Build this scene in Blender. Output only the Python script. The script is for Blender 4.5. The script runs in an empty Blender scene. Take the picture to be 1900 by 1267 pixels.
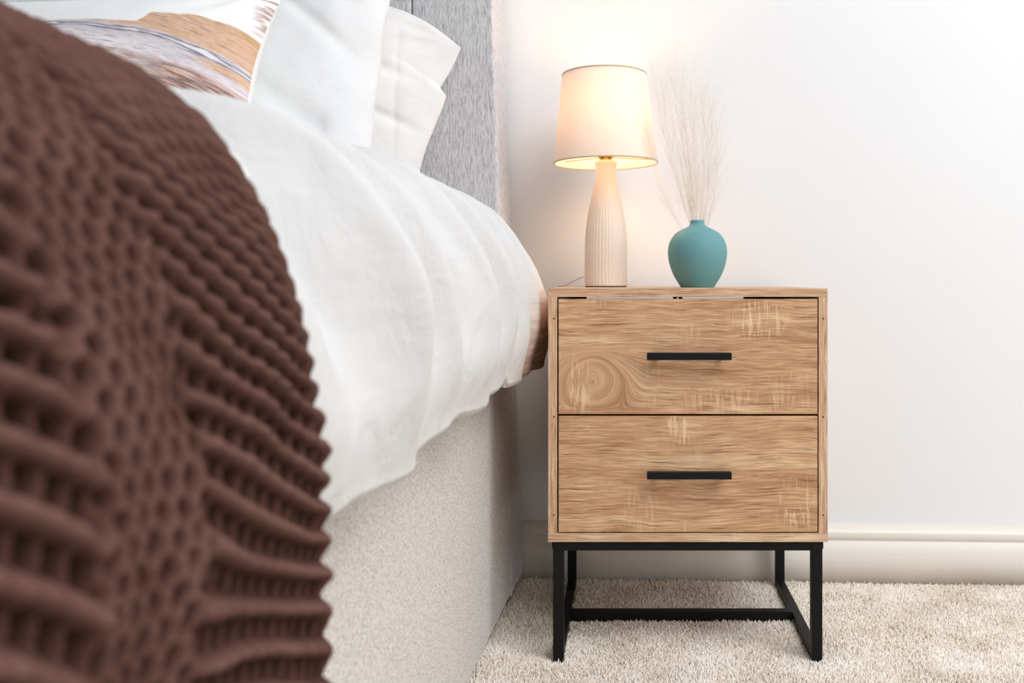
import bpy, bmesh, math, random
import numpy as np
from mathutils import Vector, Matrix, Euler

random.seed(7)
rng = np.random.default_rng(7)
scene = bpy.context.scene
COL = scene.collection
R = math.radians

# ------------------------------------------------------------------ camera, world, lights, exposure
YAW = R(2.4)                      # the camera looks a little to the left of the wall's normal
cam_d = bpy.data.cameras.new('camera')
cam = bpy.data.objects.new('camera', cam_d)
COL.objects.link(cam)
cam.location = (0, 0, 0.548)
cam.rotation_euler = (R(90), 0, YAW)
cam_d.sensor_width = 36
cam_d.lens = 36 * 1650 / 1900
cam_d.shift_x = (950 - 1165) / 1900
cam_d.shift_y = (519 - 633.5) / 1900
cam_d.clip_start = 0.01
cam_d.dof.use_dof = True
cam_d.dof.focus_distance = 1.33
cam_d.dof.aperture_fstop = 6.0
scene.camera = cam

world = bpy.data.worlds.new('room_light')
scene.world = world
world.use_nodes = True
bg = world.node_tree.nodes['Background']
bg.inputs['Color'].default_value = (0.95, 0.97, 1.0, 1)
bg.inputs['Strength'].default_value = 0.27


def area_light(name, loc, target, sx, sy, power, color=(1, 1, 1)):
    d = bpy.data.lights.new(name, 'AREA')
    d.shape = 'RECTANGLE'
    d.size, d.size_y, d.energy, d.color = sx, sy, power, color
    o = bpy.data.objects.new(name, d)
    COL.objects.link(o)
    o.location = loc
    o.rotation_euler = (Vector(target) - Vector(loc)).to_track_quat('-Z', 'Y').to_euler()
    return o


area_light('window_light', (3.1, -0.74, 1.35), (0.0, 1.35, 0.40), 1.3, 1.6, 35, (1.0, 0.99, 0.98))
area_light('ceiling_bounce_fill', (1.35, -0.1, 2.4), (0.75, 0.7, 0.0), 1.9, 1.9, 69, (0.96, 0.98, 1.0))  # added overhead fill, stands for bounce off the unseen ceiling

scene.cycles.diffuse_bounces = 8
scene.view_settings.view_transform = 'Standard'
scene.view_settings.look = 'None'
scene.view_settings.exposure = 0.0
scene.view_settings.gamma = 1.0
scene.view_settings.use_curve_mapping = False


# ------------------------------------------------------------------ small helpers
def srgb(r, g, b):
    def f(c):
        c /= 255.0
        return c / 12.92 if c <= 0.04045 else ((c + 0.055) / 1.055) ** 2.4
    return (f(r), f(g), f(b), 1.0)


def tag(o, label=None, cat=None, group=None, kind=None):
    if label: o['label'] = label
    if cat: o['category'] = cat
    if group: o['group'] = group
    if kind: o['kind'] = kind
    return o


def empty(name, loc=(0, 0, 0), rz=0.0, parent=None):
    o = bpy.data.objects.new(name, None)
    o.empty_display_size = 0.05
    COL.objects.link(o)
    o.location = loc
    o.rotation_euler = (0, 0, rz)
    if parent: o.parent = parent
    return o


def link_mesh(name, me, mat, parent=None, smooth=False):
    o = bpy.data.objects.new(name, me)
    COL.objects.link(o)
    if mat: me.materials.append(mat)
    if parent: o.parent = parent
    if smooth: me.polygons.foreach_set('use_smooth', [True] * len(me.polygons))
    return o


def from_bm(name, bm, mat, parent=None, smooth=False):
    me = bpy.data.meshes.new(name)
    bm.normal_update()
    bm.to_mesh(me)
    bm.free()
    return link_mesh(name, me, mat, parent, smooth)


def add_box(bm, lo, hi, bevel=0.0, seg=2):
    lo, hi = Vector(lo), Vector(hi)
    c = (lo + hi) / 2
    d = hi - lo
    t = bmesh.new()
    bmesh.ops.create_cube(t, size=1.0)
    for v in t.verts:
        v.co = Vector((v.co.x * d.x + c.x, v.co.y * d.y + c.y, v.co.z * d.z + c.z))
    if bevel > 0:
        bmesh.ops.bevel(t, geom=t.edges[:], offset=bevel, segments=seg, affect='EDGES', profile=0.5)
    me = bpy.data.meshes.new('tmp')
    t.to_mesh(me)
    t.free()
    bm.from_mesh(me)
    bpy.data.meshes.remove(me)


def box(name, lo, hi, mat, parent=None, bevel=0.0008, seg=2):
    bm = bmesh.new()
    add_box(bm, lo, hi, bevel, seg)
    return from_bm(name, bm, mat, parent)


def grid_mesh(name, P, mat, parent=None, smooth=True, closed_u=False, flip=False):
    """P: array (n, m, 3)"""
    n, m = P.shape[:2]
    idx = np.arange(n * m).reshape(n, m)
    if closed_u:
        idx = np.vstack([idx, idx[:1]])
    q = np.stack([idx[:-1, :-1], idx[1:, :-1], idx[1:, 1:], idx[:-1, 1:]], -1).reshape(-1, 4)
    if flip: q = q[:, ::-1]
    return poly_mesh(name, P.reshape(-1, 3), q, mat, parent, smooth)


def poly_mesh(name, V, F, mat, parent=None, smooth=True):
    V = np.asarray(V, dtype=np.float32)
    F = np.asarray(F, dtype=np.int32)
    k = F.shape[1]
    me = bpy.data.meshes.new(name)
    me.vertices.add(len(V))
    me.vertices.foreach_set('co', V.ravel())
    me.loops.add(F.size)
    me.loops.foreach_set('vertex_index', F.ravel())
    me.polygons.add(len(F))
    me.polygons.foreach_set('loop_start', np.arange(0, F.size, k, dtype=np.int32))
    me.update(calc_edges=True)
    me.validate()
    o = link_mesh(name, me, mat, parent)
    if smooth: me.polygons.foreach_set('use_smooth', np.ones(len(me.polygons), dtype=bool))
    return o


def lathe(name, prof, n, mat, parent=None, loc=(0, 0, 0), radial=None, smooth=True):
    """prof: [(r, z)]; radial(angle, z, r) -> r"""
    a = np.linspace(0, 2 * np.pi, n, endpoint=False)
    prof = np.asarray(prof, float)
    rr = np.repeat(prof[None, :, 0], n, 0)
    zz = np.repeat(prof[None, :, 1], n, 0)
    aa = np.repeat(a[:, None], len(prof), 1)
    if radial is not None: rr = radial(aa, zz, rr)
    P = np.stack([rr * np.cos(aa), rr * np.sin(aa), zz], -1)
    o = grid_mesh(name, P, mat, parent, smooth, closed_u=True)
    o.location = loc
    return o


def tube(name, pts, rad, mat, parent=None, n=8, smooth=True):
    pts = [Vector(p) for p in pts]
    rings = []
    up = Vector((0, 0, 1))
    for i, p in enumerate(pts):
        d = (pts[min(i + 1, len(pts) - 1)] - pts[max(i - 1, 0)]).normalized()
        if abs(d.dot(up)) > 0.95: ref = Vector((1, 0, 0))
        else: ref = up
        s = d.cross(ref).normalized()
        t = s.cross(d).normalized()
        r = rad[i] if hasattr(rad, '__len__') else rad
        rings.append([p + (s * math.cos(2 * math.pi * k / n) + t * math.sin(2 * math.pi * k / n)) * r for k in range(n)])
    P = np.array([[tuple(v) for v in ring] for ring in rings])
    return grid_mesh(name, P.transpose(1, 0, 2), mat, parent, smooth, closed_u=True)


def smoothstep(a, b, x):
    t = np.clip((x - a) / (b - a), 0, 1)
    return t * t * (3 - 2 * t)


_perm = rng.permutation(512)
_grad = rng.uniform(-1, 1, (512, 2))


def noise2(x, y):
    xi, yi = np.floor(x).astype(int), np.floor(y).astype(int)
    xf, yf = x - xi, y - yi
    u, v = xf ** 3 * (xf * (xf * 6 - 15) + 10), yf ** 3 * (yf * (yf * 6 - 15) + 10)

    def g(ix, iy, dx, dy):
        h = _perm[(_perm[ix % 512] + iy) % 512]
        return _grad[h, 0] * dx + _grad[h, 1] * dy
    a, b = g(xi, yi, xf, yf), g(xi + 1, yi, xf - 1, yf)
    c, d = g(xi, yi + 1, xf, yf - 1), g(xi + 1, yi + 1, xf - 1, yf - 1)
    return (a * (1 - u) + b * u) * (1 - v) + (c * (1 - u) + d * u) * v


def fbm(x, y, o=3):
    s, a = 0, 1.0
    for _ in range(o):
        s = s + a * noise2(x, y)
        x, y, a = x * 2.03 + 17.1, y * 2.03 + 5.3, a * 0.5
    return s


# ------------------------------------------------------------------ node helper
class G:
    def __init__(self, name):
        self.m = bpy.data.materials.new(name)
        self.m.use_nodes = True
        self.t = self.m.node_tree
        self.b = self.t.nodes['Principled BSDF']
        self.out = self.t.nodes['Material Output']

    def n(self, kind, **kw):
        nd = self.t.nodes.new(kind)
        for k, v in kw.items(): setattr(nd, k, v)
        return nd

    def set(self, sock, v):
        if isinstance(v, bpy.types.NodeSocket): self.t.links.new(v, sock)
        elif v is not None: sock.default_value = v

    def coord(self, which='Object'):
        return self.n('ShaderNodeTexCoord').outputs[which]

    def attr(self, name):
        return self.n('ShaderNodeAttribute', attribute_name=name)

    def xyz(self, v):
        s = self.n('ShaderNodeSeparateXYZ')
        self.set(s.inputs[0], v)
        return s.outputs[0], s.outputs[1], s.outputs[2]

    def vec(self, x, y, z):
        c = self.n('ShaderNodeCombineXYZ')
        for i, v in enumerate((x, y, z)): self.set(c.inputs[i], v)
        return c.outputs[0]

    def mth(self, op, a, b=None, c=None):
        nd = self.n('ShaderNodeMath', operation=op)
        for i, v in enumerate((a, b, c)):
            if v is not None: self.set(nd.inputs[i], v)
        return nd.outputs[0]

    def scale(self, v, s):
        nd = self.n('ShaderNodeMapping')
        self.set(nd.inputs['Vector'], v)
        nd.inputs['Scale'].default_value = s
        return nd.outputs[0]

    def noise(self, v, scale=1.0, detail=3.0, rough=0.5, dist=0.0):
        nd = self.n('ShaderNodeTexNoise')
        self.set(nd.inputs['Vector'], v)
        nd.inputs['Scale'].default_value = scale
        nd.inputs['Detail'].default_value = detail
        nd.inputs['Roughness'].default_value = rough
        nd.inputs['Distortion'].default_value = dist
        return nd.outputs['Fac']

    def vor(self, v, scale=1.0, out='Distance'):
        nd = self.n('ShaderNodeTexVoronoi')
        self.set(nd.inputs['Vector'], v)
        nd.inputs['Scale'].default_value = scale
        return nd.outputs[out]

    def rng(self, v, a, b, c=0.0, d=1.0):
        nd = self.n('ShaderNodeMapRange')
        nd.clamp = True
        self.set(nd.inputs[0], v)
        for i, k in enumerate((a, b, c, d)): nd.inputs[i + 1].default_value = k
        return nd.outputs[0]

    def ramp(self, f, stops, interp='LINEAR'):
        nd = self.n('ShaderNodeValToRGB')
        self.set(nd.inputs[0], f)
        cr = nd.color_ramp
        cr.interpolation = interp
        while len(cr.elements) < len(stops): cr.elements.new(0.5)
        for e, (p, c) in zip(cr.elements, stops):
            e.position = p
            e.color = c
        return nd.outputs[0]

    def mix(self, f, a, b, blend='MIX'):
        nd = self.n('ShaderNodeMix', data_type='RGBA', blend_type=blend)
        self.set(nd.inputs[0], f)
        self.set(nd.inputs[6], a)
        self.set(nd.inputs[7], b)
        return nd.outputs[2]

    def bump(self, h, strength=0.3, dist=0.001):
        nd = self.n('ShaderNodeBump')
        nd.inputs['Strength'].default_value = strength
        nd.inputs['Distance'].default_value = dist
        self.set(nd.inputs['Height'], h)
        self.set(self.b.inputs['Normal'], nd.outputs[0])
        return nd.outputs[0]

    def fin(self, color=None, rough=0.6, spec=0.3, metal=0.0, sheen=0.0):
        self.set(self.b.inputs['Base Color'], color)
        self.set(self.b.inputs['Roughness'], rough)
        self.b.inputs['Specular IOR Level'].default_value = spec
        self.b.inputs['Metallic'].default_value = metal
        self.b.inputs['Sheen Weight'].default_value = sheen
        return self.m


def m_plain(name, col, rough=0.6, spec=0.3, metal=0.0, var=0.06, vscale=40, bump=0.0):
    g = G(name)
    nz = g.noise(g.coord(), vscale, 3)
    c2 = tuple(min(1, c * (1 - var)) for c in col[:3]) + (1,)
    c3 = tuple(min(1, c * (1 + var)) for c in col[:3]) + (1,)
    if bump: g.bump(nz, bump, 0.001)
    return g.fin(g.mix(nz, c2, c3), rough, spec, metal)


def m_wood(name, seed=0.0, horizontal=True, drawer=False, knot=None, saw=()):
    """limed oak print: grain along x (or z), pale saw marks across it"""
    g = G(name)
    x, y, z = g.xyz(g.coord())
    if not horizontal: x, z = z, x
    z = g.mth('ADD', z, y)                    # the grain runs on over the top and side faces
    x = g.mth('ADD', x, seed * 1.37)
    z = g.mth('ADD', z, seed * 0.71)
    zz = z
    if knot:
        kx, kz, kr, kw = knot
        kz = kz + 0.0
        dx = g.mth('SUBTRACT', x, kx + seed * 1.37)
        dz = g.mth('SUBTRACT', z, kz + seed * 0.71)
        gx = g.mth('POWER', 2.718, g.mth('MULTIPLY', g.mth('MULTIPLY', dx, dx), -1.0 / (kw * kw)))
        # distance-like height: the rings open around the knot and close again away from it
        dist = g.mth('SQRT', g.mth('ADD', g.mth('MULTIPLY', dz, dz),
                                   g.mth('ADD', g.mth('MULTIPLY', g.mth('MULTIPLY', dx, dx), g.mth('MULTIPLY', gx, 0.35)), 0.00001)))
        fade = g.mth('MULTIPLY', g.mth('MULTIPLY', gx, 0.5), g.rng(dist, 0.01, kr, 1.0, 0.0))
        zz = g.mth('ADD', g.mth('MULTIPLY', z, g.mth('SUBTRACT', 1.0, fade)), g.mth('MULTIPLY', dist, fade))
    wob = g.mth('MULTIPLY', g.mth('SUBTRACT', g.noise(g.vec(x, y, z), 7, 2), 0.5), 0.016)
    zz = g.mth('ADD', zz, wob)
    wob2 = g.mth('MULTIPLY', g.mth('SUBTRACT', g.noise(g.vec(x, y, z), 45, 3), 0.5), 0.0035)
    zf = g.mth('ADD', zz, wob2)
    broad = g.noise(g.scale(g.vec(x, y, zz), (3.0, 3, 34)), 1.0, 3, 0.55)
    mid = g.noise(g.scale(g.vec(x, y, zf), (7, 7, 190)), 1.0, 4, 0.65)
    fine = g.noise(g.scale(g.vec(x, y, zf), (20, 20, 560)), 1.0, 3, 0.6)
    lines = g.noise(g.scale(g.vec(x, y, zf), (14, 14, 430)), 1.0, 4, 0.65)
    if drawer:
        pale, tan, brown, dark = srgb(226, 194, 154), srgb(203, 161, 123), srgb(176, 131, 96), srgb(120, 84, 58)
    else:
        pale, tan, brown, dark = srgb(229, 201, 171), srgb(207, 171, 138), srgb(184, 144, 111), srgb(134, 98, 72)
    f = g.mth('ADD', g.mth('MULTIPLY', broad, 0.62), g.mth('MULTIPLY', mid, 0.38))
    col = g.ramp(f, [(0.40, brown), (0.46, tan), (0.52, tan), (0.60, pale)])
    col = g.mix(g.rng(fine, 0.38, 0.56, 0.75, 0.0), col, brown)
    col = g.mix(g.rng(fine, 0.52, 0.64, 0.0, 0.6), col, pale)
    col = g.mix(g.rng(lines, 0.45, 0.36, 0.0, 0.8), col, dark)
    # cross saw marks, in patches
    strk = g.noise(g.scale(g.vec(x, y, z), (330, 1, 30)), 1.0, 2, 0.5)
    strk2 = g.noise(g.scale(g.vec(x, y, z), (130, 1, 14)), 1.0, 1, 0.5)
    pm = g.rng(g.noise(g.scale(g.vec(x, y, z), (9, 1, 14)), 1.0, 1), 0.58, 0.70, 0.0, 0.35)
    for (sx, sz, rx, rz, amt) in saw:
        ax = g.mth('DIVIDE', g.mth('SUBTRACT', x, sx + seed * 1.37), rx)
        az = g.mth('DIVIDE', g.mth('SUBTRACT', z, sz + seed * 0.71), rz)
        dd = g.mth('SQRT', g.mth('ADD', g.mth('MULTIPLY', ax, ax), g.mth('MULTIPLY', az, az)))
        pm = g.mth('MAXIMUM', pm, g.rng(dd, 0.55, 1.1, amt, 0.0))
    mark = g.mth('MULTIPLY', g.mth('MAXIMUM', g.rng(strk, 0.54, 0.64), g.rng(strk2, 0.58, 0.63)), pm)
    mark = g.mth('MULTIPLY', mark, g.rng(mid, 0.36, 0.52, 0.35, 1.0))
    col = g.mix(mark, col, srgb(234, 206, 168))
    g.bump(g.mth('ADD', fine, lines), 0.12, 0.0006)
    return g.fin(col, 0.55, 0.25)


def m_fabric(name, light, mid, dark, vertical=True, speck=0.5, bump=0.5, sc=1.0):
    g = G(name)
    co = g.coord()
    thr = g.noise(g.scale(co, (800 * sc, 800 * sc, 75 * sc) if vertical else (480 * sc, 480 * sc, 380 * sc)), 1.0, 2, 0.6)
    wv = g.noise(g.scale(co, (1300, 1300, 1300)), 1.0, 1)
    f = g.mth('ADD', g.mth('MULTIPLY', thr, 0.75), g.mth('MULTIPLY', wv, 0.25))
    col = g.ramp(f, [(0.32, dark), (0.47, mid), (0.60, light)])
    sp = g.noise(g.scale(co, (420, 420, 240)), 1.0, 1)
    col = g.mix(g.rng(sp, 0.63, 0.72, 0, speck), col, dark)
    g.bump(f, bump, 0.0015)
    return g.fin(col, 0.95, 0.1, sheen=0.15)


def m_linen(name, col=(0.86, 0.86, 0.87, 1), wrinkle=0.3):
    g = G(name)
    co = g.coord()
    weave = g.noise(g.scale(co, (600, 600, 600)), 1.0, 2)
    slub = g.noise(g.scale(co, (25, 25, 180)), 1.0, 3)
    c2 = tuple(c * 0.965 for c in col[:3]) + (1,)
    c = g.mix(slub, c2, col)
    soft = g.noise(g.scale(co, (22, 30, 38)), 1.0, 4, 0.55, 0.4)
    g.bump(g.mth('ADD', g.mth('MULTIPLY', soft, 1.0), g.mth('MULTIPLY', weave, 0.04)), wrinkle, 0.006)
    return g.fin(c, 0.85, 0.12, sheen=0.1)


# ------------------------------------------------------------------ materials
M = {}
g = G('wall_paint')
nz = g.noise(g.coord(), 3.0, 3)
nf = g.noise(g.coord(), 320, 2)
g.bump(nf, 0.05, 0.0008)
M['wall'] = g.fin(g.mix(nz, (0.80, 0.81, 0.825, 1), (0.83, 0.84, 0.855, 1)), 0.75, 0.2)
g = G('baseboard_gloss_paint')
nz = g.noise(g.scale(g.coord(), (2, 2, 160)), 1.0, 3)
M['skirting'] = g.fin(g.mix(nz, (0.72, 0.68, 0.62, 1), (0.80, 0.77, 0.71, 1)), 0.35, 0.4)
M['black_metal'] = m_plain('black_powder_coat', (0.005, 0.005, 0.0055, 1), 0.5, 0.22, 0.0, 0.2, 300, 0.05)
M['black_handle'] = m_plain('black_handle', (0.006, 0.0065, 0.008, 1), 0.5, 0.22, 0.0, 0.2, 200)
M['wood_h'] = m_wood('oak_edge_horizontal', 3.0, True)
M['wood_v'] = m_wood('oak_edge_vertical', 5.0, False)
M['wood_top'] = m_wood('oak_top', 7.0, True)
M['drawer_a'] = m_wood('oak_drawer_upper', 0.0, True, True, knot=(-0.136, 0.408, 0.045, 0.036),
                       saw=((0.10, 0.492, 0.045, 0.03, 0.75), (-0.155, 0.395, 0.02, 0.045, 0.75), (0.06, 0.375, 0.14, 0.018, 0.45), (0.0, 0.47, 0.02, 0.02, 0.4)))
M['drawer_b'] = m_wood('oak_drawer_lower', 11.0, True, True,
                       saw=((-0.015, 0.335, 0.022, 0.028, 0.8), (0.155, 0.225, 0.03, 0.045, 0.75), (-0.07, 0.215, 0.03, 0.04, 0.4), (-0.02, 0.19, 0.03, 0.02, 0.4)))
M['board'] = m_plain('drawer_box_board', srgb(150, 128, 105), 0.7, 0.2, 0, 0.08, 30)
M['pale_board'] = m_plain('pale_board', srgb(226, 216, 205), 0.7, 0.2, 0, 0.03, 30)
M['screw'] = m_plain('dark_screw_hole', (0.05, 0.03, 0.02, 1), 0.5)
M['base_fabric'] = m_fabric('divan_fabric', srgb(226, 222, 217), srgb(204, 199, 195), srgb(132, 126, 125), False, 0.6, 0.4)
M['head_fabric'] = m_fabric('headboard_fabric', srgb(216, 216, 218), srgb(194, 193, 197), srgb(148, 146, 151), True, 0.35, 0.6)
M['dark_seam'] = m_plain('dark_seam', (0.03, 0.03, 0.032, 1), 0.9)
M['mattress'] = m_linen('mattress_ticking', (0.8, 0.8, 0.8, 1))
M['pillow_front'] = m_linen('white_cotton_front', (0.765, 0.77, 0.78, 1), 0.25)
M['pillow_back'] = m_linen('white_cotton_back', (0.79, 0.775, 0.765, 1), 0.25)
M['cushion_back'] = m_linen('cushion_back_cloth', (0.84, 0.84, 0.81, 1), 0.2)

g = G('lamp_ceramic')
M['ceramic'] = g.fin(g.mix(g.noise(g.coord(), 30, 2), srgb(222, 207, 192), srgb(231, 217, 203)), 0.45, 0.35)
g = G('lampshade_linen')
co = g.coord()
sl = g.noise(g.scale(co, (60, 60, 700)), 1.0, 2)
sv = g.noise(g.scale(co, (500, 500, 40)), 1.0, 2)
tcol = g.mix(g.mth('MULTIPLY', g.mth('ADD', sl, sv), 0.5), srgb(232, 222, 214), srgb(248, 243, 240))
df = g.n('ShaderNodeBsdfDiffuse')
tr = g.n('ShaderNodeBsdfTranslucent')
g.set(df.inputs[0], tcol)
g.set(tr.inputs[0], tcol)
mx = g.n('ShaderNodeMixShader')
mx.inputs[0].default_value = 0.31
g.t.links.new(df.outputs[0], mx.inputs[1])
g.t.links.new(tr.outputs[0], mx.inputs[2])
g.t.links.new(mx.outputs[0], g.out.inputs['Surface'])
M['shade'] = g.m
M['shade_rim'] = m_plain('shade_rim_tape', srgb(206, 182, 150), 0.8, 0.1)
M['brass'] = m_plain('brass', (0.55, 0.38, 0.12, 1), 0.35, 0.5, 1.0)
M['felt'] = m_plain('dark_felt', (0.035, 0.022, 0.015, 1), 0.95, 0.05)
M['cable'] = m_plain('white_cable', (0.78, 0.78, 0.8, 1), 0.4, 0.4)
g = G('bulb_glow')
g.b.inputs['Emission Color'].default_value = (1.0, 0.68, 0.38, 1)
g.b.inputs['Emission Strength'].default_value = 35.0
M['bulb'] = g.fin((0.9, 0.85, 0.75, 1), 0.4)
g = G('teal_matt_glaze')
co = g.coord()
nz = g.noise(co, 18, 3)
g.bump(g.noise(co, 700, 2), 0.05, 0.0006)
M['teal'] = g.fin(g.mix(nz, srgb(96, 147, 153), srgb(104, 155, 160)), 0.6, 0.3)
g = G('dried_grass_straw')
fr = g.attr('tone').outputs['Fac']
gc = g.mix(fr, srgb(255, 253, 250), srgb(255, 246, 230))
df = g.n('ShaderNodeBsdfDiffuse')
tr = g.n('ShaderNodeBsdfTranslucent')
g.set(df.inputs[0], gc)
g.set(tr.inputs[0], gc)
mx = g.n('ShaderNodeMixShader')
mx.inputs[0].default_value = 0.5
g.t.links.new(df.outputs[0], mx.inputs[1])
g.t.links.new(tr.outputs[0], mx.inputs[2])
g.t.links.new(mx.outputs[0], g.out.inputs['Surface'])
M['grass'] = g.m

g = G('carpet_yarn')
tn = g.attr('tone').outputs['Fac']
M['pile'] = g.fin(g.ramp(tn, [(0.0, srgb(200, 184, 162)), (0.35, srgb(232, 221, 206)), (0.7, srgb(244, 237, 227)), (1.0, srgb(252, 248, 242))]), 0.95, 0.05, sheen=0.2)
g = G('carpet_backing')
co = g.coord()
s1 = g.noise(co, 420, 2, 0.7)
s2 = g.noise(co, 9, 3)
cc = g.ramp(s1, [(0.3, srgb(176, 158, 136)), (0.5, srgb(224, 212, 196)), (0.7, srgb(244, 236, 224))])
g.bump(s1, 0.8, 0.004)
M['floor'] = g.fin(g.mix(g.mth('MULTIPLY', s2, 0.3), cc, srgb(214, 200, 180)), 0.95, 0.05)

g = G('throw_chenille')
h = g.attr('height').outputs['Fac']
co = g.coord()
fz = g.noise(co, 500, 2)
cc = g.ramp(h, [(0.0, srgb(30, 15, 11)), (0.25, srgb(46, 27, 21)), (0.62, srgb(82, 56, 48)), (1.0, srgb(114, 84, 76))])  # shade of holes and furrows painted into the yarn colour, darker with depth
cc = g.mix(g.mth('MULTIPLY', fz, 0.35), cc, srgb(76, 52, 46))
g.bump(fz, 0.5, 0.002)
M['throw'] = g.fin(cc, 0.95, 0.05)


def m_cushion():
    """painted-landscape print: white sky, ochre band, indigo brush strokes, mauve and brown ground"""
    g = G('cushion_print')
    x, y, z = g.xyz(g.coord())            # local x across, z up, the cushion's centre is the origin
    bend = g.mth('MULTIPLY', g.mth('POWER', g.mth('MAXIMUM', x, 0.0), 2.0), 0.85)
    zz = g.mth('ADD', z, bend)
    st = g.noise(g.scale(g.vec(x, y, zz), (9, 1, 130)), 1.0, 4, 0.6)
    st2 = g.noise(g.scale(g.vec(x, y, zz), (26, 1, 420)), 1.0, 3, 0.6)
    bl = g.noise(g.scale(g.vec(x, y, zz), (14, 1, 50)), 1.0, 3, 0.6)
    f = g.mth('ADD', zz, g.mth('MULTIPLY', g.mth('SUBTRACT', bl, 0.5), 0.016))
    f = g.mth('ADD', f, g.mth('MULTIPLY', g.mth('SUBTRACT', st, 0.5), 0.014))
    f = g.rng(f, 0.0, 0.14)
    W, OR, LA, IN, BR, PK = srgb(246, 246, 246), srgb(214, 174, 144), srgb(212, 208, 216), srgb(88, 92, 124), srgb(126, 98, 96), srgb(232, 220, 222)
    OR2 = srgb(204, 162, 122)
    col = g.ramp(f, [(0.0, BR), (0.25, BR), (0.30, PK), (0.35, LA), (0.41, LA), (0.44, LA), (0.458, IN), (0.475, W), (0.49, IN), (0.505, LA), (0.53, OR),
                     (0.72, OR), (0.85, OR2), (1.0, OR2)])
    # to the right the ochre comes back under the strokes; to the left the ground fades into white
    under = g.mth('MULTIPLY', g.rng(x, 0.17, 0.20), g.mth('MULTIPLY', g.rng(f, 0.36, 0.39), g.rng(f, 0.455, 0.44)))
    col = g.mix(under, col, OR)
    col = g.mix(g.mth('MULTIPLY', g.rng(x, 0.16, 0.10), g.mth('MULTIPLY', g.rng(f, 0.41, 0.36), g.rng(bl, 0.30, 0.45))), col, srgb(240, 236, 240))
    # thin indigo strokes, pink scratches in the brown
    ms = g.mth('MULTIPLY', g.rng(st2, 0.58, 0.63), g.mth('MULTIPLY', g.rng(f, 0.95, 0.85), g.rng(st, 0.45, 0.55)))
    col = g.mix(g.mth('MULTIPLY', ms, 0.7), col, IN)
    lo = g.mth('MULTIPLY', g.rng(st2, 0.49, 0.57), g.rng(f, 0.30, 0.24))
    col = g.mix(g.mth('MULTIPLY', lo, 0.85), col, srgb(226, 190, 172))
    lp = g.mth('MULTIPLY', g.rng(st2, 0.44, 0.38), g.mth('MULTIPLY', g.rng(f, 0.46, 0.42), g.rng(f, 0.24, 0.30)))
    col = g.mix(g.mth('MULTIPLY', lp, 0.6), col, srgb(150, 140, 158))
    # the white sky, its lower edge a stepped brush line
    drop = g.mth('MULTIPLY', g.mth('POWER', g.mth('MAXIMUM', g.mth('SUBTRACT', x, 0.17), 0.0), 2.0), 3.0)
    thr = g.mth('SUBTRACT', g.rng(x, 0.112, 0.124, 0.070, 0.086), drop)
    thr = g.mth('ADD', thr, g.mth('MULTIPLY', g.mth('SUBTRACT', st, 0.5), 0.012))
    mot = g.noise(g.scale(g.vec(x, y, zz), (60, 1, 260)), 1.0, 3, 0.7)
    col = g.mix(g.rng(mot, 0.42, 0.68, 0.0, 0.35), col, srgb(238, 222, 214))
    col = g.mix(g.rng(mot, 0.50, 0.34, 0.0, 0.35), col, srgb(176, 140, 118))
    col = g.mix(g.rng(g.mth('SUBTRACT', z, thr), -0.0012, 0.0012), col, W)
    # flecks in the white
    fl = g.mth('MULTIPLY', g.rng(g.noise(g.scale(g.vec(x, y, z), (160, 1, 300)), 1.0, 1), 0.66, 0.72), g.mth('MULTIPLY', g.rng(z, 0.066, 0.072), g.rng(z, 0.105, 0.09)))
    col = g.mix(g.mth('MULTIPLY', fl, g.rng(x, 0.05, -0.1, 0.0, 0.7)), col, srgb(206, 168, 170))
    # rust-brown dabs on the outer upper corner
    cn = g.mth('MULTIPLY', g.rng(x, 0.222, 0.236), g.rng(z, 0.06, 0.08))
    dab = g.rng(g.noise(g.scale(g.vec(g.mth('ADD', x, g.mth('MULTIPLY', z, -0.6)), y, z), (40, 1, 160)), 1.0, 2), 0.46, 0.56)
    col = g.mix(g.mth('MULTIPLY', cn, g.mth('MULTIPLY', dab, 0.8)), col, srgb(160, 118, 108))
    g.bump(g.noise(g.coord(), 500, 2), 0.15, 0.001)
    return g.fin(col, 0.85, 0.1)


M['cushion'] = m_cushion()


def m_duvet():
    g = G('duvet_cotton')
    co = g.coord()
    weave = g.noise(g.scale(co, (600, 600, 600)), 1.0, 2)
    slub = g.noise(g.scale(co, (20, 20, 170)), 1.0, 3)
    base = g.mix(slub, (0.61, 0.605, 0.605, 1), (0.66, 0.655, 0.655, 1))
    x, y, z = g.xyz(co)
    # printed band along the head end of the drop, like the cushion's
    st = g.noise(g.scale(co, (8, 14, 150)), 1.0, 3, 0.6)
    lean = g.mth('ADD', y, g.mth('MULTIPLY', g.mth('SUBTRACT', z, 0.5), -0.35))
    m1 = g.mth('MULTIPLY', g.rng(lean, 1.21, 1.31), g.rng(z, 0.585, 0.50))
    pcol = g.ramp(g.mth('ADD', g.rng(z, 0.40, 0.57, 0.0, 0.8), g.mth('MULTIPLY', g.mth('SUBTRACT', st, 0.4), 0.8)),
                  [(0.05, srgb(130, 98, 88)), (0.35, srgb(176, 140, 120)), (0.62, srgb(224, 196, 170)), (0.95, srgb(240, 230, 222))])
    col = g.mix(m1, base, pcol)
    soft = g.noise(g.scale(co, (14, 26, 16)), 1.0, 4, 0.55, 0.6)
    g.bump(g.mth('ADD', soft, g.mth('MULTIPLY', weave, 0.03)), 0.5, 0.010)
    return g.fin(col, 0.85, 0.12, sheen=0.1)


M['duvet'] = m_duvet()

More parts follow.
